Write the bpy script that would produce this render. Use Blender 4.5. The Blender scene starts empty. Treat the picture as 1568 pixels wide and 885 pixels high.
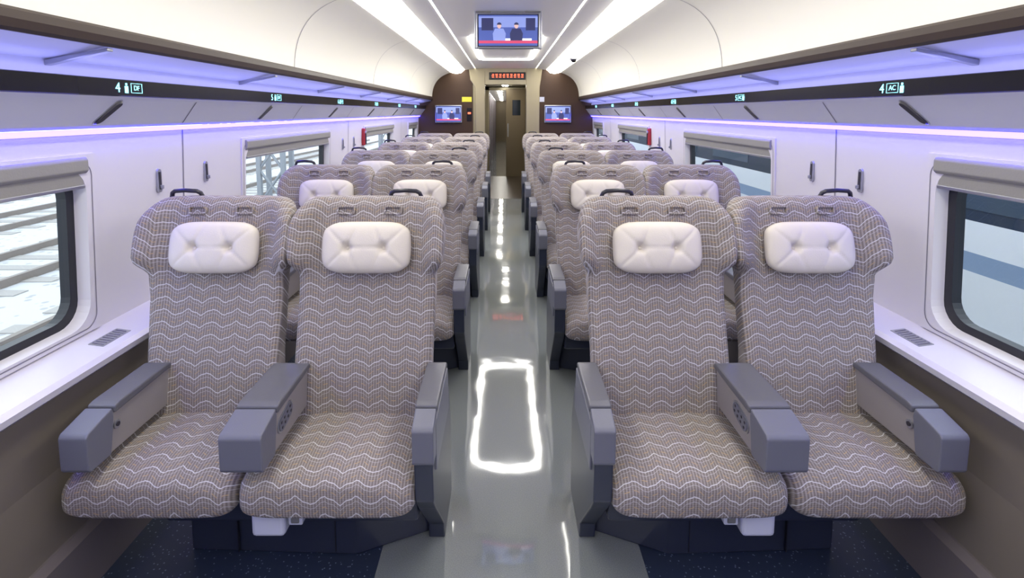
import bpy, bmesh, math
from mathutils import Vector
S=bpy.context.scene
COL=S.collection
try:
    S.view_settings.view_transform='Standard'
except Exception: pass
Y0,Y1=-2.6,8.7     # cabin extents

# ---------------------------------------------------------------- materials
def mat(name,col,rough=.5,metal=0,emit=None,estr=0,spec=None,bump=None,coat=0):
    m=bpy.data.materials.new(name); m.use_nodes=True
    nt=m.node_tree; b=nt.nodes['Principled BSDF']
    b.inputs['Base Color'].default_value=(*col,1)
    b.inputs['Roughness'].default_value=rough
    b.inputs['Metallic'].default_value=metal
    if spec is not None: b.inputs['Specular IOR Level'].default_value=spec
    if coat: b.inputs['Coat Weight'].default_value=coat; b.inputs['Coat Roughness'].default_value=.08
    if emit:
        b.inputs['Emission Color'].default_value=(*emit,1)
        b.inputs['Emission Strength'].default_value=estr
    if bump:
        n=nt.nodes.new('ShaderNodeTexNoise'); n.inputs['Scale'].default_value=bump[0]
        tc=nt.nodes.new('ShaderNodeTexCoord'); nt.links.new(tc.outputs['Object'],n.inputs['Vector'])
        bp=nt.nodes.new('ShaderNodeBump'); bp.inputs['Strength'].default_value=bump[1]; bp.inputs['Distance'].default_value=.002
        nt.links.new(n.outputs['Fac'],bp.inputs['Height']); nt.links.new(bp.outputs[0],b.inputs['Normal'])
    return m
WHITE=mat('white_panel',(.63,.61,.67),.35,bump=(30,.05))
CEIL=mat('ceiling_panel',(.83,.81,.71),.4,bump=(20,.05))
RACKW=mat('rack_panel_white',(.57,.58,.66),.35,bump=(20,.05))
BEIGE=mat('lower_wall_beige',(.155,.134,.112),.35,bump=(60,.1))
BASEB=mat('baseboard_grey',(.15,.13,.132),.35,bump=(60,.1))
BROWN=mat('brown_lip',(.045,.031,.024),.45,spec=.25,bump=(40,.05))
BULK=mat('bulkhead_brown',(.052,.028,.016),.4,spec=.25,bump=(40,.05))
TAN=mat('door_frame_tan',(.33,.285,.18),.3,.3,bump=(40,.05))
TAND=mat('door_leaf_bronze',(.23,.18,.105),.3,.3,bump=(40,.05))
BLACK=mat('gloss_black',(.010,.009,.012),.2,spec=.2,bump=(10,.02))
RUB=mat('black_rubber',(.010,.011,.018),.4,bump=(50,.1))
GROOVE=mat('seam_dark',(.18,.17,.22),.7,bump=(50,.1))
CHROME=mat('brushed_metal',(.40,.41,.45),.3,.8,bump=(100,.1))
PADG=mat('armrest_pad_grey',(.115,.115,.130),.42,bump=(200,.15))
CAPG=mat('armrest_cap_grey',(.132,.136,.168),.45,bump=(200,.1))
ARMB=mat('armrest_side_beige',(.27,.248,.238),.5,bump=(200,.1))
NAVY=mat('seat_base_navy',(.020,.026,.048),.4,bump=(200,.1))
SHELL=mat('seat_back_shell',(.18,.18,.18),.45,bump=(150,.1))
HAND=mat('handle_dark',(.022,.020,.030),.35,bump=(100,.1))
BOXW=mat('socket_white',(.55,.57,.68),.4,bump=(100,.05))
PILL=mat('pillow_leather',(.65,.60,.52),.55,bump=(250,.25))
BLIND=mat('roller_blind_grey',(.255,.248,.235),.6,bump=(150,.2))
LEDP=mat('led_violet',(.2,.15,.8),.5,emit=(.046,.036,1.0),estr=20)
LEDB=mat('led_blue',(.2,.2,.8),.5,emit=(.42,.43,1.0),estr=4.6)
COVE=mat('cove_light',(.9,.9,.9),.5,emit=(1,.965,.88),estr=9.8)
LINE=mat('line_light',(.9,.9,.9),.5,emit=(1,.98,.92),estr=9)
RECT=mat('rect_light',(.9,.9,.9),.5,emit=(1,.99,.95),estr=26)
SPOT=mat('corridor_spot',(.9,.9,.9),.5,emit=(1,.96,.88),estr=60)
CYAN=mat('display_cyan',(.1,.6,.7),.5,emit=(.35,.9,1.0),estr=2.2)
REDT=mat('display_red',(.6,.1,.05),.5,emit=(1,.12,.05),estr=2.5)
YEL=mat('sticker_yellow',(.8,.7,.05),.5,bump=(50,.05))
REDP=mat('red_plastic',(.35,.02,.02),.4,bump=(50,.05))
DGLASS=mat('dark_glass',(.02,.03,.04),.08,bump=(5,.01))

def glass():
    m=bpy.data.materials.new('window_glass'); m.use_nodes=True; nt=m.node_tree; nt.nodes.clear()
    o=nt.nodes.new('ShaderNodeOutputMaterial'); mx=nt.nodes.new('ShaderNodeMixShader')
    t=nt.nodes.new('ShaderNodeBsdfTransparent'); t.inputs[0].default_value=(.90,.95,.97,1)
    g=nt.nodes.new('ShaderNodeBsdfGlossy'); g.inputs['Roughness'].default_value=.02
    mx.inputs[0].default_value=.05
    nt.links.new(t.outputs[0],mx.inputs[1]); nt.links.new(g.outputs[0],mx.inputs[2]); nt.links.new(mx.outputs[0],o.inputs[0])
    return m
GLASS=glass()

def fabric():
    m=bpy.data.materials.new('zigzag_fabric'); m.use_nodes=True; nt=m.node_tree; N=nt.nodes; L=nt.links
    b=N['Principled BSDF']; b.inputs['Roughness'].default_value=.85; b.inputs['Specular IOR Level'].default_value=.2
    b.inputs['Sheen Weight'].default_value=.1
    tc=N.new('ShaderNodeTexCoord'); sp=N.new('ShaderNodeSeparateXYZ'); L.new(tc.outputs['Object'],sp.inputs[0])
    def M(op,a,c=None,d=None):
        n=N.new('ShaderNodeMath'); n.operation=op
        for i,v in enumerate((a,c,d)):
            if v is None: continue
            if isinstance(v,(int,float)): n.inputs[i].default_value=v
            else: L.new(v,n.inputs[i])
        return n.outputs[0]
    X=M('ADD',sp.outputs[0],5.0); V=M('ADD',M('ADD',sp.outputs[1],sp.outputs[2]),3.0)
    # wide chevron with a small irregular step
    t1=M('MULTIPLY',M('PINGPONG',X,.043),.62)
    t2=M('MULTIPLY',M('PINGPONG',M('ADD',X,.05),.0175),.30)
    vv=M('ADD',V,M('ADD',t1,t2))
    clampn=lambda s:M('MAXIMUM',M('MINIMUM',s,1),0)
    PER=.053
    def line(off,half):
        f=M('FRACT',M('ADD',M('DIVIDE',vv,PER),off))
        return clampn(M('MULTIPLY',M('SUBTRACT',1.0,M('DIVIDE',M('ABSOLUTE',M('SUBTRACT',f,.5)),half)),2.0))
    w=line(0,.046)
    w2=M('MULTIPLY',line(.28,.026),.40)
    g=line(.60,.042)
    dash=M('GREATER_THAN',M('FRACT',M('DIVIDE',X,.026)),.40)
    g=M('MULTIPLY',M('MULTIPLY',g,dash),.75)
    w=M('MAXIMUM',M('MULTIPLY',w,.80),w2)
    rib=M('MULTIPLY',M('ADD',M('SINE',M('MULTIPLY',X,2*math.pi/.0085)),1),.5)
    rib2=M('MULTIPLY',M('ADD',M('SINE',M('MULTIPLY',V,2*math.pi/.006)),1),.5)
    rr=M('ADD',M('MULTIPLY',rib,.65),M('MULTIPLY',rib2,.35))
    def mix(f,a,c):
        n=N.new('ShaderNodeMix'); n.data_type='RGBA'; L.new(f,n.inputs[0])
        for i,v in ((6,a),(7,c)):
            if isinstance(v,tuple): n.inputs[i].default_value=(*v,1)
            else: L.new(v,n.inputs[i])
        return n.outputs[2]
    c=mix(rr,(.122,.103,.094),(.342,.305,.288))
    c=mix(g,c,(.44,.31,.17))
    c=mix(w,c,(.62,.61,.64))
    L.new(c,b.inputs['Base Color'])
    bp=N.new('ShaderNodeBump'); bp.inputs['Strength'].default_value=.3; bp.inputs['Distance'].default_value=.002
    L.new(rr,bp.inputs['Height']); L.new(bp.outputs[0],b.inputs['Normal'])
    return m
FAB=fabric()

def floor_mat():
    m=bpy.data.materials.new('aisle_vinyl'); m.use_nodes=True; nt=m.node_tree; N=nt.nodes;L=nt.links
    b=N['Principled BSDF']
    tc=N.new('ShaderNodeTexCoord'); n=N.new('ShaderNodeTexNoise'); n.inputs['Scale'].default_value=350
    n2=N.new('ShaderNodeTexNoise'); n2.inputs['Scale'].default_value=4
    L.new(tc.outputs['Object'],n.inputs['Vector']); L.new(tc.outputs['Object'],n2.inputs['Vector'])
    r=N.new('ShaderNodeValToRGB'); r.color_ramp.elements[0].position=.3; r.color_ramp.elements[1].position=.7
    r.color_ramp.elements[0].color=(.17,.19,.185,1); r.color_ramp.elements[1].color=(.255,.275,.262,1)
    L.new(n.outputs['Fac'],r.inputs[0]); L.new(r.outputs[0],b.inputs['Base Color'])
    b.inputs['Roughness'].default_value=.05
    b.inputs['Specular IOR Level'].default_value=1.0
    b.inputs['IOR'].default_value=1.75
    bp=N.new('ShaderNodeBump'); bp.inputs['Strength'].default_value=.25; bp.inputs['Distance'].default_value=.005
    L.new(n2.outputs['Fac'],bp.inputs['Height']); L.new(bp.outputs[0],b.inputs['Normal'])
    return m
VINYL=floor_mat()
def speck(name,c0,c1,scale,th,rough):
    m=bpy.data.materials.new(name); m.use_nodes=True; nt=m.node_tree; N=nt.nodes;L=nt.links
    b=N['Principled BSDF']; b.inputs['Roughness'].default_value=rough
    tc=N.new('ShaderNodeTexCoord'); v=N.new('ShaderNodeTexVoronoi'); v.inputs['Scale'].default_value=scale
    L.new(tc.outputs['Object'],v.inputs['Vector'])
    r=N.new('ShaderNodeValToRGB'); r.color_ramp.elements[0].position=th; r.color_ramp.elements[1].position=th+.06
    r.color_ramp.elements[0].color=(*c1,1); r.color_ramp.elements[1].color=(*c0,1)
    L.new(v.outputs['Distance'],r.inputs[0]); L.new(r.outputs[0],b.inputs['Base Color'])
    return m
CARPET=speck('speckled_navy_floor',(.022,.032,.060),(.16,.20,.28),70,.14,.35)
VESTF=speck('vestibule_floor_mat',(.05,.035,.025),(.12,.09,.06),60,.1,.3)

# ---------------------------------------------------------------- helpers
def empty(name,loc=(0,0,0)):
    e=bpy.data.objects.new(name,None); e.location=loc; e.empty_display_size=.1; COL.objects.link(e); return e
def mesh(name,verts,faces,m,smooth=False,recalc=True,mats=None,fm=None):
    me=bpy.data.meshes.new(name); me.from_pydata([tuple(v) for v in verts],[],faces)
    for mm in (mats or [m]): me.materials.append(mm)
    if fm:
        for p,i in zip(me.polygons,fm): p.material_index=i
    if recalc:
        bm=bmesh.new(); bm.from_mesh(me); bmesh.ops.recalc_face_normals(bm,faces=bm.faces); bm.to_mesh(me); bm.free()
    if smooth:
        for p in me.polygons: p.use_smooth=True
    me.update(); return me
def ob(name,me,parent=None,loc=(0,0,0),rot=(0,0,0)):
    o=bpy.data.objects.new(name,me); COL.objects.link(o); o.location=loc; o.rotation_euler=rot
    if parent: o.parent=parent
    return o
def boxmesh(name,x0,x1,y0,y1,z0,z1,m,bev=0,seg=2):
    if x0>x1:x0,x1=x1,x0
    bm=bmesh.new(); bmesh.ops.create_cube(bm,size=1)
    for v in bm.verts:
        v.co=Vector((x0+(v.co.x+.5)*(x1-x0),y0+(v.co.y+.5)*(y1-y0),z0+(v.co.z+.5)*(z1-z0)))
    if bev: bmesh.ops.bevel(bm,geom=bm.edges[:],offset=bev,segments=seg,affect='EDGES',profile=.5)
    me=bpy.data.meshes.new(name); bm.to_mesh(me); bm.free(); me.materials.append(m)
    return me
def box(name,x0,x1,y0,y1,z0,z1,m,parent=None,bev=0,seg=2):
    return ob(name,boxmesh(name,x0,x1,y0,y1,z0,z1,m,bev,seg),parent)
def prism(name,pts,axis,a,b,m,bev=0):
    def P(p,t):
        return {'x':(t,p[0],p[1]),'y':(p[0],t,p[1]),'z':(p[0],p[1],t)}[axis]
    n=len(pts); vs=[P(p,a) for p in pts]+[P(p,b) for p in pts]
    fs=[list(range(n)),list(range(2*n-1,n-1,-1))]+[[i,(i+1)%n,n+(i+1)%n,n+i] for i in range(n)]
    me=mesh(name,vs,fs,m)
    if bev:
        bm=bmesh.new(); bm.from_mesh(me); bmesh.ops.bevel(bm,geom=bm.edges[:],offset=bev,segments=2,affect='EDGES',profile=.5); bm.to_mesh(me); bm.free()
    return me
def strip(name,prof,y0,y1,m,parent=None,smooth=False,s=1):
    vs=[];fs=[]
    for (x,z) in prof: vs+= [(s*x,y0,z),(s*x,y1,z)]
    for i in range(len(prof)-1): fs.append([2*i,2*i+1,2*i+3,2*i+2])
    return ob(name,mesh(name,vs,fs,m,smooth,recalc=False),parent)
def loft(name,loops,m,cap=True):
    n=len(loops[0]); vs=[p for l in loops for p in l]; fs=[]
    for k in range(len(loops)-1):
        for i in range(n):
            j=(i+1)%n; fs.append([k*n+i,k*n+j,(k+1)*n+j,(k+1)*n+i])
    if cap: fs.append(list(range(n))); fs.append([(len(loops)-1)*n+i for i in range(n)][::-1])
    return mesh(name,vs,fs,m,True)
def curve3(name,pts,r,m,res=3,cyclic=False):
    cu=bpy.data.curves.new(name,'CURVE'); cu.dimensions='3D'; sp=cu.splines.new('POLY'); sp.points.add(len(pts)-1)
    for p,q in zip(sp.points,pts): p.co=(*q,1)
    sp.use_cyclic_u=cyclic
    cu.bevel_depth=r; cu.bevel_resolution=res; cu.use_fill_caps=True; cu.materials.append(m)
    return cu
def tube(name,pts,r,m,parent=None,res=3,cyclic=False):
    return ob(name,curve3(name,pts,r,m,res,cyclic),parent)
def interp(keys,t):
    if t<=keys[0][0]: return keys[0][1]
    for (a,va),(b,vb) in zip(keys,keys[1:]):
        if t<=b:
            u=(t-a)/(b-a); u=u*u*(3-2*u); return va+(vb-va)*u
    return keys[-1][1]
def rr(y0,y1,z0,z1,r,k=6):
    out=[]
    for cy,cz,a0 in ((y1-r,z1-r,0),(y0+r,z1-r,90),(y0+r,z0+r,180),(y1-r,z0+r,270)):
        for i in range(k+1):
            a=math.radians(a0+90*i/k); out.append((cy+r*math.cos(a),cz+r*math.sin(a)))
    return out

# ---------------------------------------------------------------- shell
fl=empty('floor')
box('aisle_floor',-.43,.43,Y0,Y1,-.05,0,VINYL,fl)
for s in (-1,1):
    box('side_floor_%s'%('left' if s<0 else 'right'),s*.43,s*1.5,Y0,Y1,-.05,-.001,CARPET,fl)
WIN=[(-2.12,-.68),(.35,1.79),(2.82,4.26),(5.28,6.72),(7.74,8.55)]
HB,HT=.705,1.305
def wx(z): return 1.47-(z-.69)/(1.385-.69)*.03
wn=0
for s,side in ((-1,'left'),(1,'right')):
    w=empty('wall_'+side)
    strip('lower_panel',[(1.315,.17),(1.345,.40),(1.35,.645)],Y0,Y1,BEIGE,w,s=s)
    yb=[Y0]+[v for p in WIN for v in p]+[Y1]
    zb=[.67,HB,HT,1.39]
    vs=[];fs=[]
    for z in zb:
        for y in yb: vs.append((s*wx(z),y,z))
    n=len(yb)
    for j in range(3):
        for i in range(n-1):
            if j==1 and i%2==1: continue
            fs.append([j*n+i,j*n+i+1,(j+1)*n+i+1,(j+1)*n+i])
    ob('window_wall_panel',mesh('window_wall_panel',vs,fs,WHITE,recalc=False),w)
    for a,b in zip(WIN,WIN[1:]):
        yc=(a[1]+b[0])/2
        strip('panel_seam',[(wx(.69)-.002,.69),(wx(1.385)-.002,1.385)],yc-.003,yc+.003,GROOVE,w,s=s)
        if b[0]>7: continue
        for dy in (-.17,.17):
            hx,hy,hz=s*(wx(1.17)-.001),yc+dy,1.17
            l=rr(-.013,.013,-.05,.05,.0125)
            vs=[(hx,hy+a_,hz+b_) for a_,b_ in l]+[(hx-s*.008,hy+a_*.9,hz+b_*.96) for a_,b_ in l]
            k=len(l); fcs=[[i,(i+1)%k,k+(i+1)%k,k+i] for i in range(k)]+[list(range(k,2*k))]
            ob('coat_hook_plate',mesh('hook_plate',vs,fcs,CHROME),w)
            ob('coat_hook_slot',boxmesh('slot',hx-s*.0085,hx-s*.0095,hy-.006,hy+.006,hz-.036,hz+.036,HAND),w)
            ob('coat_hook_peg',boxmesh('peg',hx-s*.008,hx-s*.022,hy-.004,hy+.004,hz-.034,hz-.018,CHROME,.002),w)
    ob('emergency_hammer_case',boxmesh('hammer_case',s*1.415,s*1.452,5.22,5.27,1.12,1.29,REDP,.010),w)
    ob('emergency_hammer_handle',boxmesh('hammer_handle',s*1.405,s*1.417,5.235,5.255,1.13,1.25,HAND,.004),w)
    ob('emergency_hammer_head',boxmesh('hammer_head',s*1.402,s*1.417,5.225,5.265,1.24,1.262,CHROME,.004),w)
    bb=empty('baseboard_'+side)
    me=prism('baseboard_panel',[(s*1.50,0),(s*1.285,0),(s*1.29,.17),(s*1.31,.19),(s*1.50,.19)],'y',Y0,Y1,BASEB)
    ob('baseboard_panel',me,bb)
    t=empty('trim_sill_'+side)
    me=prism('window_sill',[(s*1.50,.60),(s*1.345,.615),(s*1.318,.635),(s*1.315,.655),(s*1.33,.668),(s*1.50,.692)],'y',Y0,Y1,WHITE)
    ob('window_sill',me,t)
    for (a,b) in WIN:
        yc=b-.12
        ob('sill_vent',prism('sill_vent',[(s*1.36,.672),(s*1.41,.6795),(s*1.41,.6815),(s*1.36,.674)],'y',yc,yc+.13,CHROME),t)
        for q in range(8):
            yy=yc+.010+q*.015
            ob('slat',prism('slat',[(s*1.366,.675),(s*1.404,.681),(s*1.404,.6822),(s*1.366,.6762)],'y',yy,yy+.004,GROOVE),t)
    led=empty('led_strip_light_'+side)
    strip('diffuser',[(1.441,1.374),(1.418,1.379),(1.413,1.394)],Y0,Y1,LEDP,led,s=s)
    for (a,b) in WIN:
        wn+=1
        W=empty('window_%d'%wn)
        zt=HT-.07
        o_=rr(a-.005,b+.005,HB-.012,HT+.006,.004)
        i1=rr(a+.035,b-.035,HB+.012,zt+.03,.085)
        i2=rr(a+.045,b-.045,HB+.022,zt+.02,.08)
        i3=rr(a+.078,b-.078,HB+.050,zt-.0,.072)
        def X(x,l): return [(s*(x-(z-.69)*.043),y,z) for y,z in l]
        loops=[X(1.475,o_),X(1.462,o_),X(1.462,i1),X(1.50,i2)]
        n=len(o_); vs=[p for l in loops for p in l]; fs=[]
        for q in range(3):
            for i in range(n): j=(i+1)%n; fs.append([q*n+i,q*n+j,(q+1)*n+j,(q+1)*n+i])
        ob('frame',mesh('win_frame',vs,fs,WHITE),W)
        g1=rr(a+.010,b-.010,HB+.0,zt+.05,.05); g2=rr(a+.0135,b-.0135,HB+.0035,zt+.0465,.047)
        vs=X(1.4608,g1)+X(1.4608,g2); ob('frame_gap',mesh('frame_gap',vs,[[i,(i+1)%n,n+(i+1)%n,n+i] for i in range(n)],GROOVE),W)
        loops=[X(1.499,i2),X(1.497,i3),X(1.53,i3)]
        vs=[p for l in loops for p in l]; fs=[]
        for q in range(2):
            for i in range(n): j=(i+1)%n; fs.append([q*n+i,q*n+j,(q+1)*n+j,(q+1)*n+i])
        ob('gasket',mesh('win_gasket',vs,fs,RUB),W)
        ob('pane',mesh('win_pane',X(1.515,i3),[list(range(n))],GLASS),W)
        ob('roller_blind_case',prism('blind_case',[(s*1.455,HT-.005),(s*1.430,HT-.005),(s*1.425,HT-.015),(s*1.425,HT-.050),(s*1.434,HT-.060),(s*1.455,HT-.060)],'y',a+.03,b-.035,BLIND,.003),W)
        ob('roller_blind',prism('blind',[(s*1.455,HT-.055),(s*1.438,HT-.055),(s*1.441,HT-.10),(s*1.458,HT-.10)],'y',a+.04,b-.042,BLIND,.002),W)
        ob('blind_bar',prism('blind_bar',[(s*1.460,HT-.098),(s*1.436,HT-.098),(s*1.438,HT-.11),(s*1.460,HT-.11)],'y',a+.04,b-.042,CHROME,.002),W)

    # luggage rack
    R=empty('luggage_rack'); 
    strip('lower_panel',[(1.43,1.398),(1.412,1.395),(1.40,1.405),(1.335,1.492),(1.325,1.503)],Y0,Y1,RACKW,R,s=s)
    strip('display_band',[(1.325,1.503),(1.318,1.506),(1.318,1.559),(1.323,1.561),(1.328,1.552)],Y0,Y1,BLACK,R,s=s)
    strip('shelf_top',[(1.328,1.552),(1.42,1.550)],Y0,Y1,RACKW,R,s=s)
    strip('shelf_led',[(1.345,1.5535),(1.385,1.5535)],Y0,Y1,LEDB,R,s=s)
    strip('shelf_glass_underside',[(1.42,1.550),(1.42,1.612),(1.30,1.635),(1.235,1.648)],Y0,Y1,RACKW,R,s=s)
    strip('front_lip',[(1.235,1.648),(1.215,1.646),(1.204,1.654),(1.199,1.675),(1.202,1.696),(1.212,1.705)],Y0,Y1,BROWN,R,s=s)
    y=-1.2
    while y<8.6:
        ob('bracket',prism('bracket',[(s*1.42,1.592),(s*1.225,1.634),(s*1.225,1.644),(s*1.42,1.608)],'y',y+.47,y+.495,CHROME,.002),R)
        dx,dz=1.335-1.40,1.492-1.405; ln=math.hypot(dx,dz); dx/=ln;dz/=ln
        cx,cz=1.366,1.450
        for nm_,hw,hl,o1,mm in (('air_vent_rim',.017,.053,.003,CHROME),('air_vent',.0145,.050,.008,HAND)):
            l=rr(-hw,hw,-hl,hl,hw*.97,5); k=len(l)
            vs2=[]
            for off,sc in ((0,1),(o1,.86)):
                for a_,b_ in l:
                    vs2.append((s*(cx+dx*b_*sc-dz*off),y+a_*sc+.64+b_*.5,cz+dz*b_*sc+dx*off))
            fcs=[[i2,(i2+1)%k,k+(i2+1)%k,k+i2] for i2 in range(k)]+[list(range(k,2*k))]
            ob(nm_,mesh(nm_,vs2,fcs,mm),R)
        strip('panel_seam',[(1.399,1.4045),(1.334,1.4915)],y+1.1,y+1.106,GROOVE,R,s=s)
        y+=1.17

def text(name,body,size,m,parent,loc,rot):
    cu=bpy.data.curves.new(name,'FONT'); cu.body=body; cu.size=size; cu.align_x='CENTER'; cu.align_y='CENTER'; cu.extrude=.0005
    cu.materials.append(m); o=bpy.data.objects.new(name,cu); COL.objects.link(o); o.location=loc; o.rotation_euler=rot; o.parent=parent; return o
for s in (-1,1):
    for i in range(6):
        yy=1.82+1.17*i
        sg=empty('seat_number_display',(s*1.3165,yy,1.531))
        rz=math.radians(90 if s<0 else -90)
        q=-s
        text('digit',str(4+i),.046,CYAN,sg,(0,-.052*q,0),(math.pi/2,0,rz))
        lc=.038 if s<0 else -.002
        pc=-.012 if s<0 else .042
        text('letters','DF' if s<0 else 'AC',.024,CYAN,sg,(0,lc*q,.002),(math.pi/2,0,rz))
        c=lc*q
        tube('outline',[(0,c-.027,-.014),(0,c+.027,-.014),(0,c+.027,.018),(0,c-.027,.018)],.0011,CYAN,sg,1,True)
        c=pc*q
        ob('icon_head',boxmesh('ih',-.001,.001,c-.004,c+.004,.010,.018,CYAN,.0009),sg)
        ob('icon_body',boxmesh('ib',-.001,.001,c-.008,c+.008,-.016,.008,CYAN,.0009),sg)

# ceiling
C=empty('ceiling')
def bez(p0,p1,p2,n=14):
    return [((1-t)**2*p0[0]+2*t*(1-t)*p1[0]+t*t*p2[0],(1-t)**2*p0[1]+2*t*(1-t)*p1[1]+t*t*p2[1]) for t in [i/n for i in range(n+1)]]
curve=bez((1.212,1.703),(1.20,2.02),(.90,2.095))
for s in (-1,1):
    strip('curved_side_panel',curve,Y0,Y1,CEIL,C,True,s=s)
    strip('cove_edge',[(.90,2.095),(.895,2.105)],Y0,Y1,CEIL,C,s=s)
    strip('inner_panel',[(.67,2.146),(.66,2.140),(.52,2.160),(.505,2.160),(.505,2.172)],Y0,Y1,CEIL,C,s=s)
    strip('inner_edge',[(.49,2.172),(.49,2.162)],Y0,Y1,CEIL,C,s=s)
    for y in (-.6,1.2,3.0,4.8,6.6,8.4):
        strip('panel_seam',[(a-.0015,b-.0015) for a,b in curve],y,y+.005,GROOVE,C,s=s)
    L_=empty('cove_light')
    strip('diffuser',[(.897,2.100),(.86,2.086),(.80,2.078),(.73,2.090),(.67,2.144)],Y0,Y1,COVE,L_,True,s=s)
    L2=empty('ceiling_line_light')
    strip('diffuser',[(.505,2.171),(.49,2.171)],Y0,Y1,LINE,L2,s=s)
strip('centre_panel',[(-.49,2.162),(.49,2.162)],Y0,Y1,CEIL,C)
box('roof_shell',-1.6,1.6,Y0,Y1,2.22,2.26,CEIL,C)
for (a,b) in ((5.0,7.2),):
    rl=empty('ceiling_lamp')
    o_=rr(-.36,.36,a,b,.12,6); i_=rr(-.315,.315,a+.05,b-.05,.09,6); n=len(o_)
    vs=[(x,y,2.150) for x,y in o_]+[(x,y,2.150) for x,y in i_]+[(x,y,2.163) for x,y in o_]+[(x,y,2.163) for x,y in i_]
    fs=[];
    for i in range(n):
        j=(i+1)%n; fs+=[[i,j,n+j,n+i],[i,j,2*n+j,2*n+i],[n+i,n+j,3*n+j,3*n+i]]
    ob('light_ring',mesh('light_ring',vs,fs,RECT),rl)
dc=empty('security_camera',(.80,6.3,2.085))
bm=bmesh.new(); bmesh.ops.create_uvsphere(bm,u_segments=16,v_segments=10,radius=.035)
for v_ in bm.verts: v_.co.z-=.015
me=bpy.data.meshes.new('dome'); bm.to_mesh(me); bm.free(); me.materials.append(BLACK); ob('dome',me,dc)
box('base',-.045,.045,-.045,.045,-.015,.035,CHROME,dc,.01)

# ---------------------------------------------------------------- screens
def emis(name,c,st): return mat(name,c,.4,emit=c,estr=st)
SBG=emis('screen_blue',(.06,.09,.30),.9); SP=emis('screen_light',(.22,.28,.58),.8); SR=emis('screen_red',(.55,.06,.13),.8)
SD=emis('screen_dark',(.03,.035,.11),.6); SK=emis('screen_skin',(.65,.42,.36),.8); SW=emis('screen_white',(.7,.75,.9),.9)
def tv(loc,w,h,hang=0,simple=False):
    T=empty('television',loc)
    box('housing',-w/2-.02,w/2+.02,0,.05,-h/2-.02,h/2+.02,CHROME,T,.008)
    box('bezel',-w/2-.006,w/2+.006,-.002,.01,-h/2-.006,h/2+.006,BLACK,T)
    box('screen',-w/2,w/2,-.004,.0,-h/2,h/2,SBG,T)
    y=-.0045
    def flat(nm,pts,m,d=0):
        ob(nm,mesh(nm,[(px*w,y-d,pz*h) for px,pz in pts],[list(range(len(pts)))],m),T)
    flat('studio_wall',[(-.5,.1),(.5,.1),(.5,.45),(-.5,.45)],SP)
    flat('studio_panel',[(-.45,.0),(-.25,.0),(-.25,.4),(-.45,.4)],SD,.0003)
    flat('studio_panel_b',[(.3,.0),(.46,.0),(.46,.4),(.3,.4)],SD,.0003)
    flat('ticker',[(-.5,-.42),(.5,-.42),(.5,-.33),(-.5,-.33)],SR,.0006)
    flat('ticker_text',[(-.2,-.33),(.4,-.33),(.4,-.26),(-.2,-.26)],SW,.0006)
    for cx in (-.15,.14):
        flat('presenter_body',[(cx-.1,-.33),(cx+.1,-.33),(cx+.11,-.1),(cx+.07,.06),(cx-.07,.06),(cx-.11,-.1)],SD if cx>0 else SP,.0009)
        flat('presenter_face',[(cx+.035*math.cos(a*.5236),.15+.09*math.sin(a*.5236)) for a in range(12)],SK,.0012)
        flat('presenter_hair',[(cx+.04*math.cos(a*.5236),.18+.08*math.sin(a*.5236)) for a in range(7)],SD,.0015)
    if hang:
        box('mount',-.12,.12,.01,.05,h/2,h/2+hang,CHROME,T,.004)
        box('side_arm_l',-w/2-.03,-w/2-.018,0,.05,-h/2-.02,h/2+hang,CHROME,T,.003)
        box('side_arm_r',w/2+.018,w/2+.03,0,.05,-h/2-.02,h/2+hang,CHROME,T,.003)
    return T
tv((.005,3.80,2.028),.42,.215,.03)
tv((-.94,Y1-.055,1.42),.40,.25)
tv((.86,Y1-.055,1.42),.40,.25)

# ---------------------------------------------------------------- bulkhead
wb=empty('wall_back')
box('panel_left',-1.5,-.54,Y1,Y1+.06,0,2.2,BULK,wb)
box('panel_right',.54,1.5,Y1,Y1+.06,0,2.2,BULK,wb)
box('panel_top',-.6,.6,Y1,Y1+.06,2.16,2.3,BULK,wb)
fr=empty('door_1')
ob('left_jamb',prism('jamb',[(-.60,2.17),(-.58,1.98),(-.50,1.86),(-.48,0),(-.34,0),(-.34,1.90),(-.34,2.17)],'y',Y1-.04,Y1+.12,TAN,.006),fr)
ob('right_jamb',prism('jamb',[(.60,2.17),(.58,1.98),(.56,1.86),(.56,0),(.34,0),(.34,1.90),(.34,2.17)],'y',Y1-.04,Y1+.12,TAN,.006),fr)
box('header',-.34,.34,Y1-.035,Y1+.12,1.90,2.17,TAN,fr,.004)
box('jamb_filler_l',-.56,-.36,Y1+.02,Y1+.10,0,1.9,TAN,fr)
box('led_sign',-.27,.33,Y1-.05,Y1-.03,1.98,2.10,BLACK,fr,.004)
for i in range(9):
    x=-.21+i*.06
    for zz in (2.02,2.045,2.065):
        box('led_char',x-.016+.004*((i*7+int(zz*100))%3),x+.022,Y1-.053,Y1-.05,zz-.007,zz+.006,REDT,fr)
box('notice_yellow',-.72,-.56,Y1-.004,Y1,1.62,1.70,YEL,wb)
box('notice_white',.56,.64,Y1-.004,Y1,1.62,1.70,BOXW,wb)
box('status_panel',-.64,-.56,Y1-.01,Y1,1.30,1.52,BLACK,wb,.003)
box('status_light',-.625,-.575,Y1-.013,Y1-.01,1.42,1.45,REDT,wb)
YV=11.8
v=empty('vestibule')
box('vestibule_floor',-.75,.75,Y1,YV,-.05,0.001,VESTF,v)
box('vestibule_wall_left',-.75,-.55,Y1+.12,YV,0,2.1,TAND,v)
box('vestibule_wall_right',.55,.75,Y1+.12,YV,0,2.1,TAND,v)
box('vestibule_ceiling',-.75,.75,Y1+.12,YV,2.02,2.1,CEIL,v)
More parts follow.
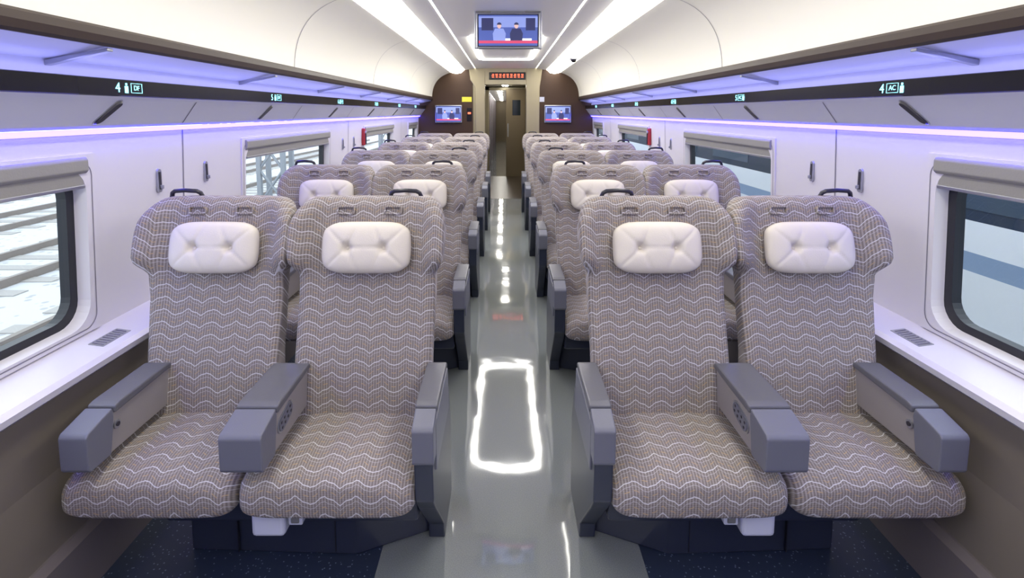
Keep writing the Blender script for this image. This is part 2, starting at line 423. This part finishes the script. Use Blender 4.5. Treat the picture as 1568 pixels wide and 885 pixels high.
for yy in (9.4,10.3,11.2): box('vestibule_light',-.06,.06,yy,yy+.14,2.005,2.02,SPOT,v)
d=empty('door_2')
box('frame_left',-.60,-.36,YV,YV+.08,0,2.1,TAN,d)
box('door_leaf',0.02,.45,YV-.06,YV-.01,0,1.96,TAND,d,.006)
box('door_window',.16,.34,YV-.066,YV-.058,1.38,1.72,DGLASS,d,.003)
box('door_handle',.05,.075,YV-.08,YV-.06,.9,1.2,CHROME,d,.004)
box('frame_right',.45,.75,YV-.02,YV+.08,0,2.1,TAN,d)
box('frame_top',-.6,.75,YV,YV+.08,1.94,2.1,TAN,d)
nc=empty('adjoining_corridor')
box('corridor_floor',-.8,.8,YV,26,-.05,0,VINYL,nc)
box('corridor_wall_left',-.8,-.42,YV+.1,26,0,2.0,WHITE,nc)
box('corridor_wall_right',.35,.8,YV+.1,26,0,2.0,WHITE,nc)
box('corridor_ceiling',-.8,.8,YV,26,2.0,2.05,CEIL,nc)
box('corridor_end',-.8,.8,26,26.1,0,2.0,TAND,nc)
for i in range(9):
    for xx in (-.42,.35): box('corridor_door_post',xx-.015,xx+.015,YV+1.0+i*1.5,YV+1.25+i*1.5,0,1.95,BULK,nc)
    box('corridor_lamp',-.20,-.08,YV+.5+i*1.5,YV+.68+i*1.5,1.98,2.0,SPOT,nc,.003)
wf=empty('wall_front')
box('rear_partition',-1.6,1.6,Y0-.06,Y0,0,2.3,WHITE,wf)

# ---------------------------------------------------------------- seats
REC=.2545
def backrest_loops(cx,W,inset=0):
    loops=[]
    hs=[.345,.348,.356,.37]+[.40+.04*i for i in range(12)]+[.86,.875,.885,.895,.905,.915,.93,.95,.975,1.0,1.03,1.05,1.065,1.08,1.095,1.108,1.12,1.13,1.136,1.139,1.14]
    TH=[(.34,.09),(.5,.11),(.85,.105),(.95,.115),(1.1,.10)]
    for h in hs:
        w=interp(W,h); th=interp(TH,h)
        if h>1.05:
            q=min(1,(h-1.05)/.09); k=math.sqrt(max(0,1-q*q)); w-=.075*(1-k)
        if h>1.10:
            q=min(1,(h-1.10)/.04); k=math.sqrt(max(0,1-q*q)); th*= (.12+.88*k)
        if h<.37: 
            q=(.37-h)/.025; k=math.sqrt(max(0,1-q*q)); w-=.02*(1-k); th*=(.2+.8*k)
        wing=interp([(.80,.022),(.87,.030),(.95,.090),(1.06,.080),(1.14,.03)],h)
        yc=.31+REC*(h-.43)+.057
        yc+=-.014*math.exp(-((h-.60)/.12)**2)
        c0=cx+inset*interp([(.40,1.0),(.92,0)],h)
        loop=[]
        for i in range(56):
            a=2*math.pi*i/56
            c,sn=math.cos(a),math.sin(a)
            x=w*math.copysign(abs(c)**.34,c); y=th/2*math.copysign(abs(sn)**.6,sn)
            r=abs(x)/w
            f=max(0,(r-.58)/.42); f=f*f*(3-2*f)
            yy=yc+y-wing*f*(1 if y<0 else .55)
            loop.append((c0+x,yy,h))
        loops.append(loop)
    return loops
W_A=[(.34,.232),(.6,.238),(.80,.242),(.87,.243),(.94,.270),(1.02,.276),(1.08,.270)]
W_W=[(.34,.222),(.6,.228),(.80,.236),(.87,.241),(.94,.270),(1.02,.276),(1.08,.270)]
def cushion_loops(cx,W0):
    loops=[]
    ys=[-.006,-.004,.002,.010,.022,.04,.07,.11,.16,.21,.26,.31,.35,.38,.40]
    for y in ys:
        w=W0; th=.130
        if y<.055:
            q=(.055-y)/.062; k=math.sqrt(max(0,1-q*q)); th=.045+.085*k; w=W0-.040*(1-k)
        zc=.349+interp([(-.01,-.010),(.12,.006),(.4,-.004)],y)
        loop=[]
        for i in range(44):
            a=2*math.pi*i/44; c,sn=math.cos(a),math.sin(a)
            x=w*math.copysign(abs(c)**.30,c); z=th/2*math.copysign(abs(sn)**.6,sn)
            if z>0: z+= .016*(1-(x/w)**2)
            loop.append((cx+x,y,zc+z))
        loops.append(loop)
    return loops
def pillow_mesh():
    a,b,T=.157,.089,.036
    nu,nv=52,34
    vs=[];fs=[]
    segs=[]
    for sx in (-1,1):
        B=(sx*.40,0)
        for e in ((sx*.98,.95),(sx*.98,-.95),(sx*.15,.98),(sx*.15,-.98),(0,0)): segs.append((B,e))
    def dist(u,v,s):
        (ax,ay),(bx,by)=s
        dx,dy=(bx-ax)*a,(by-ay)*b; px,py=(u-ax)*a,(v-ay)*b
        t=max(0,min(1,(px*dx+py*dy)/(dx*dx+dy*dy))); return math.hypot(px-t*dx,py-t*dy),t
    for side in (-1,1):
        for j in range(nv+1):
            for i in range(nu+1):
                u=-1+2*i/nu; v=-1+2*j/nv
                u=math.sin(u*math.pi/2)*.5+u*.5; v=math.sin(v*math.pi/2)*.5+v*.5
                x=a*u*(1-.05*v**4-.02*v*v); z=b*v*(1-.10*u**6+.02*(1-u*u))
                k=(abs(u)**5)*(abs(v)**5); x*=1-.07*k; z*=1-.12*k
                t=T*max(0,(1-abs(u)**5))**.5*max(0,(1-abs(v)**3.5))**.5
                if side<0:
                    g=0
                    for s in segs:
                        d,tt=dist(u,v,s); g=max(g,.007*(1-.85*tt)*math.exp(-(d/.0045)**2))
                    dd=0
                    for bx in (-.40,.40):
                        r=math.hypot((u-bx)*a,v*b); dd=max(dd,.026*math.exp(-(r/.014)**2))
                    t=t-min(t*.8,g+dd)
                vs.append((x,side*t,z))
        base=(0 if side<0 else (nu+1)*(nv+1))
        for j in range(nv):
            for i in range(nu):
                q=base+j*(nu+1)+i; f=[q,q+1,q+nu+2,q+nu+1]
                fs.append(f if side<0 else f[::-1])
    me=mesh('headrest_pillow',vs,fs,PILL,True,recalc=False)
    bm=bmesh.new(); bm.from_mesh(me); bmesh.ops.remove_doubles(bm,verts=bm.verts,dist=.0002); bmesh.ops.recalc_face_normals(bm,faces=bm.faces); bm.to_mesh(me); bm.free()
    for p in me.polygons: p.use_smooth=True
    return me
PM=pillow_mesh()
BTN=boxmesh('tuft_button',-.005,.005,-.003,.003,-.005,.005,PILL,.0025)

def handle_curve(cx,s):
    y=.56
    hw=.058
    p=[(-hw,y,1.10),(-hw,y,1.135),(-hw*.9,y-.004,1.150),(-hw*.7,y-.008,1.157),(0,y-.01,1.160),(hw*.7,y-.008,1.157),(hw*.9,y-.004,1.150),(hw,y,1.135),(hw,y,1.10)]
    return curve3('grab_handle',[(q[0]+cx,q[1],q[2]) for q in p],.008,HAND)

def build_parts(s):
    P=[]
    def add(n,me,loc=(0,0,0),rot=(0,0,0)): P.append((n,me,loc,rot))
    for nm,hx,cx,W0,WW,ins in (('aisle',.268,.241,.2585,W_A,-.004),('window',-.270,-.273,.255,W_W,.024)):
        add('backrest_'+nm,loft('backrest',backrest_loops(s*hx,WW,s*ins),FAB))
        add('cushion_'+nm,loft('cushion',cushion_loops(s*cx,W0),FAB))
        add('headrest_pillow_'+nm,PM,(s*hx,.31+REC*(.975-.43)-.022,.975),(-math.atan(REC),0,0))
        for bx in (-.063,.063):
            add('tuft_button',BTN,(s*hx+bx,.31+REC*(.975-.43)-.033,.975),(-math.atan(REC),0,0))
        yb=lambda h:.31+REC*(h-.43)
        add('rear_shell_'+nm,prism('rear_shell',[(yb(.36)+.10,.36),(yb(1.02)+.105,1.02),(yb(1.02)+.125,1.0),(yb(.6)+.135,.6),(yb(.36)+.12,.36)],'x',s*hx-.20,s*hx+.20,SHELL,.006))
        add('seat_pocket_'+nm,prism('seat_pocket',[(yb(.5)+.125,.5),(yb(.75)+.125,.75),(yb(.75)+.150,.76),(yb(.5)+.155,.5)],'x',s*hx-.16,s*hx+.16,NAVY,.005))
        for lx in (-.085,.085):
            l=rr(-.03,.03,-.012,.012,.009,3)
            h0=1.100
            add('strap_loop',curve3('strap_loop',[(s*hx+lx+a_,yb(h0)+.002+b_*.3,h0+b_-.002) for a_,b_ in l],.0045,FAB,2,True))
    add('grab_handle_aisle',handle_curve(s*.385,s)); add('grab_handle_window',handle_curve(s*-.435,s))
    def arm(nm,x0,x1,zt,y0=-.03,ctrl=None,lock=None,yb_=.345):
        xa,xb=sorted((s*x0,s*x1))
        add(nm+'_body',prism(nm+'_body',[(.035,.455),(.035,zt-.04),(.08,zt-.02),(yb_,zt-.01),(yb_+.03,zt-.02),(yb_+.03,.455)],'x',xa+.005,xb-.005,ARMB,.003))
        add(nm+'_front_cap',prism(nm+'_cap',[(y0+.006,.453),(y0,.462),(y0,zt-.036),(y0+.008,zt-.026),(.07,zt-.004),(.075,zt-.03),(.055,.453)],'x',xa,xb,CAPG,.004))
        add(nm+'_top_pad',prism(nm+'_pad',[(.078,zt-.024),(.078,zt-.002),(.10,zt+.003),(yb_-.02,zt+.006),(yb_,zt),(yb_,zt-.014)],'x',xa-.002,xb+.002,PADG,.005))
        if ctrl:
            xs=s*ctrl; sg=s*(1 if ctrl>(x0+x1)/2 else -1)
            l=rr(-.055,.055,-.024,.024,.0235,6)
            t=math.radians(14)
            l=[(a_*math.cos(t)-b_*math.sin(t),a_*math.sin(t)+b_*math.cos(t)) for a_,b_ in l]
            for (sc,off,mm,nn) in ((1,.0,CHROME,'control_rim'),(.88,.003,CAPG,'control_plate')):
                pts=[(.135+a_*sc,.522+b_*sc) for a_,b_ in l]
                add(nn,prism(nn,pts,'x',xs,xs+sg*(.003+off),mm))
            for r in range(2):
                for c in range(4):
                    yy,zz=-.033+c*.022,-.009+r*.018
                    Y_=.135+yy*math.cos(t)-zz*math.sin(t); Z_=.522+yy*math.sin(t)+zz*math.cos(t)
                    add('control_button',boxmesh('btn',xs+sg*.005,xs+sg*.0075,Y_-.004,Y_+.004,Z_-.0035,Z_+.0035,HAND,.001))
        if lock:
            xs=s*lock; sg=s*(1 if lock>(x0+x1)/2 else -1)
            for rad,off,mm in ((.013,.005,CHROME),(.007,.008,HAND)):
                pts=[(.085+rad*math.cos(a_*math.pi/8),.53+rad*math.sin(a_*math.pi/8)) for a_ in range(16)]
                add('lock_button',prism('lock_button',pts,'x',xs-sg*.003,xs+sg*off,mm))
    arm('centre_armrest',-.035,.085,.590,-.03,ctrl=.080)
    arm('aisle_armrest',.493,.555,.592,-.0)
    arm('window_armrest',-.475,-.395,.592,-.03,lock=-.40)
    xa,xb=sorted((s*.497,s*.551))
    add('aisle_side_panel',prism('aisle_side_panel',[(.008,.46),(.02,.33),(.06,.28),(.26,.06),(.27,0),(.50,0),(.50,.30),(.44,.46)],'x',xa,xb,NAVY,.004))
    add('aisle_arm_side',prism('aisle_arm_side',[(.06,.40),(.05,.55),(.37,.56),(.39,.40)],'x',s*.548,s*.556,CAPG,.003))
    add('plinth',prism('plinth',[(s*-.285,.22),(s*.22,.20),(s*.27,.20),(s*.50,.30),(s*.50,.50),(s*-.285,.50)],'z',0,.22,NAVY,.006))
    add('seat_frame',boxmesh('seat_frame',s*-.285,s*.49,.10,.46,.20,.30,NAVY,.01))
    add('socket_box',boxmesh('socket_box',s*.01,s*.108,.035,.13,.205,.30,BOXW,.012,3))
    add('outlet',boxmesh('outlet',s*.116,s*.158,.045,.13,.236,.30,BOXW,.004))
    add('outlet_face',boxmesh('outlet_face',s*.125,s*.149,.042,.046,.244,.270,SHELL,.003))
    for a_ in (-.12,.2):
        add('plinth_seam',boxmesh('plinth_seam',s*a_-.0015,s*a_+.0015,.198,.21,.01,.19,RUB))
    return P
for s in (1,-1):
    P=build_parts(s)
    for i in range(6):
        U=empty('double_train_seat',(-.777 if s>0 else .785,1.38+1.17*i,0))
        for n,me,loc,rot in P: ob(n,me,U,loc,rot)

# ---------------------------------------------------------------- exterior
SNOW=speck('snowy_ballast',(.54,.55,.57),(.38,.38,.39),5,.20,.9); RAIL=mat('rail_steel',(.23,.20,.18),.6,.0,bump=(30,.2)); SLE=mat('sleeper_concrete',(.38,.365,.35),.9,bump=(20,.3))
MAST=mat('galvanised_mast',(.28,.30,.33),.5,.3,bump=(20,.1))
g=empty('ground'); 
ob('snow_surface',boxmesh('snow',-60,60,-30,60,-1.6,-1.25,SNOW),g)
for X in (-5.0,-8.5,-12.2,-16):
    T=empty('railway_track')
    vs=[];fs=[]
    for x in (X-.72,X+.72): box('rail',x-.04,x+.04,-20,50,-1.25,-1.12,RAIL,T)
    for i in range(90):
        y=-14+i*.65; b0=len(vs)
        for zz in (-1.26,-1.235):
            vs+=[(X-1.25,y,zz),(X+1.25,y,zz),(X+1.25,y+.25,zz),(X-1.25,y+.25,zz)]
        fs+=[[b0+4,b0+5,b0+6,b0+7],[b0,b0+1,b0+5,b0+4],[b0+1,b0+2,b0+6,b0+5],[b0+2,b0+3,b0+7,b0+6],[b0+3,b0,b0+4,b0+7]]
    ob('sleepers',mesh('sleepers',vs,fs,SLE),T)
for (X,Y) in ((-6.75,15.3),(-6.75,30),(-10.35,19)):
    Mt=empty('catenary_mast')
    for dx in (-.35,.35):
        for dy in (-.3,.3): box('leg',X+dx-.06,X+dx+.06,Y+dy-.06,Y+dy+.06,-1.25,6.5,MAST,Mt)
    for k in range(8):
        z=-1.15+k*.95
        for sgn in (-1,1):
            tube('brace',[(X-sgn*.35,Y-.3,z),(X+sgn*.35,Y-.3,z+.95)],.04,MAST,Mt,1)
    tube('beam',[(X-4,Y,5.6),(X+4,Y,5.6)],.06,MAST,Mt,1)
TW=mat('train_white_paint',(.66,.69,.74),.5,bump=(2,.05)); TD=mat('train_dark_band',(.026,.040,.065),.5,spec=.1,bump=(2,.02)); TB=mat('train_blue_band',(.20,.28,.42),.5,bump=(2,.05))
TG=mat('train_window_glass',(.045,.07,.105),.4,spec=.15,bump=(2,.02))
N=empty('train_car')
xb=4.1
strip('side_lower',[(xb+.25,-1.25),(xb+.02,-.2),(xb,.05)],-10,45,TW,N,True)
strip('side_blue_band',[(xb,.05),(xb,.22)],-10,45,TB,N)
strip('side_white_band',[(xb,.22),(xb,.50)],-10,45,TW,N)
strip('side_window_band',[(xb,.50),(xb+.03,1.42)],-10,45,TD,N)
strip('side_upper',[(xb+.03,1.42),(xb+.15,1.9),(xb+.5,2.3),(xb+1.5,2.5),(xb+3,2.2)],-10,45,TW,N,True)
for i in range(20): box('car_window',xb-.004,xb+.02,-8+i*2.4,-6.5+i*2.4,.60,1.30,TG,N,.002)

wd=bpy.data.worlds.new('overcast_sky'); S.world=wd; wd.use_nodes=True
bg=wd.node_tree.nodes['Background']; bg.inputs[0].default_value=(.84,.92,1,1); bg.inputs[1].default_value=2.5

cam=bpy.data.cameras.new('camera'); co=bpy.data.objects.new('camera',cam); COL.objects.link(co)
cam.lens=36*800/1568; cam.sensor_width=36; cam.clip_start=.02; cam.clip_end=200
cam.shift_x=12/1568; cam.shift_y=-(442.5-256)/1568
co.location=(-.023,0,1.45); co.rotation_euler=(math.radians(84),0,0)
S.camera=co
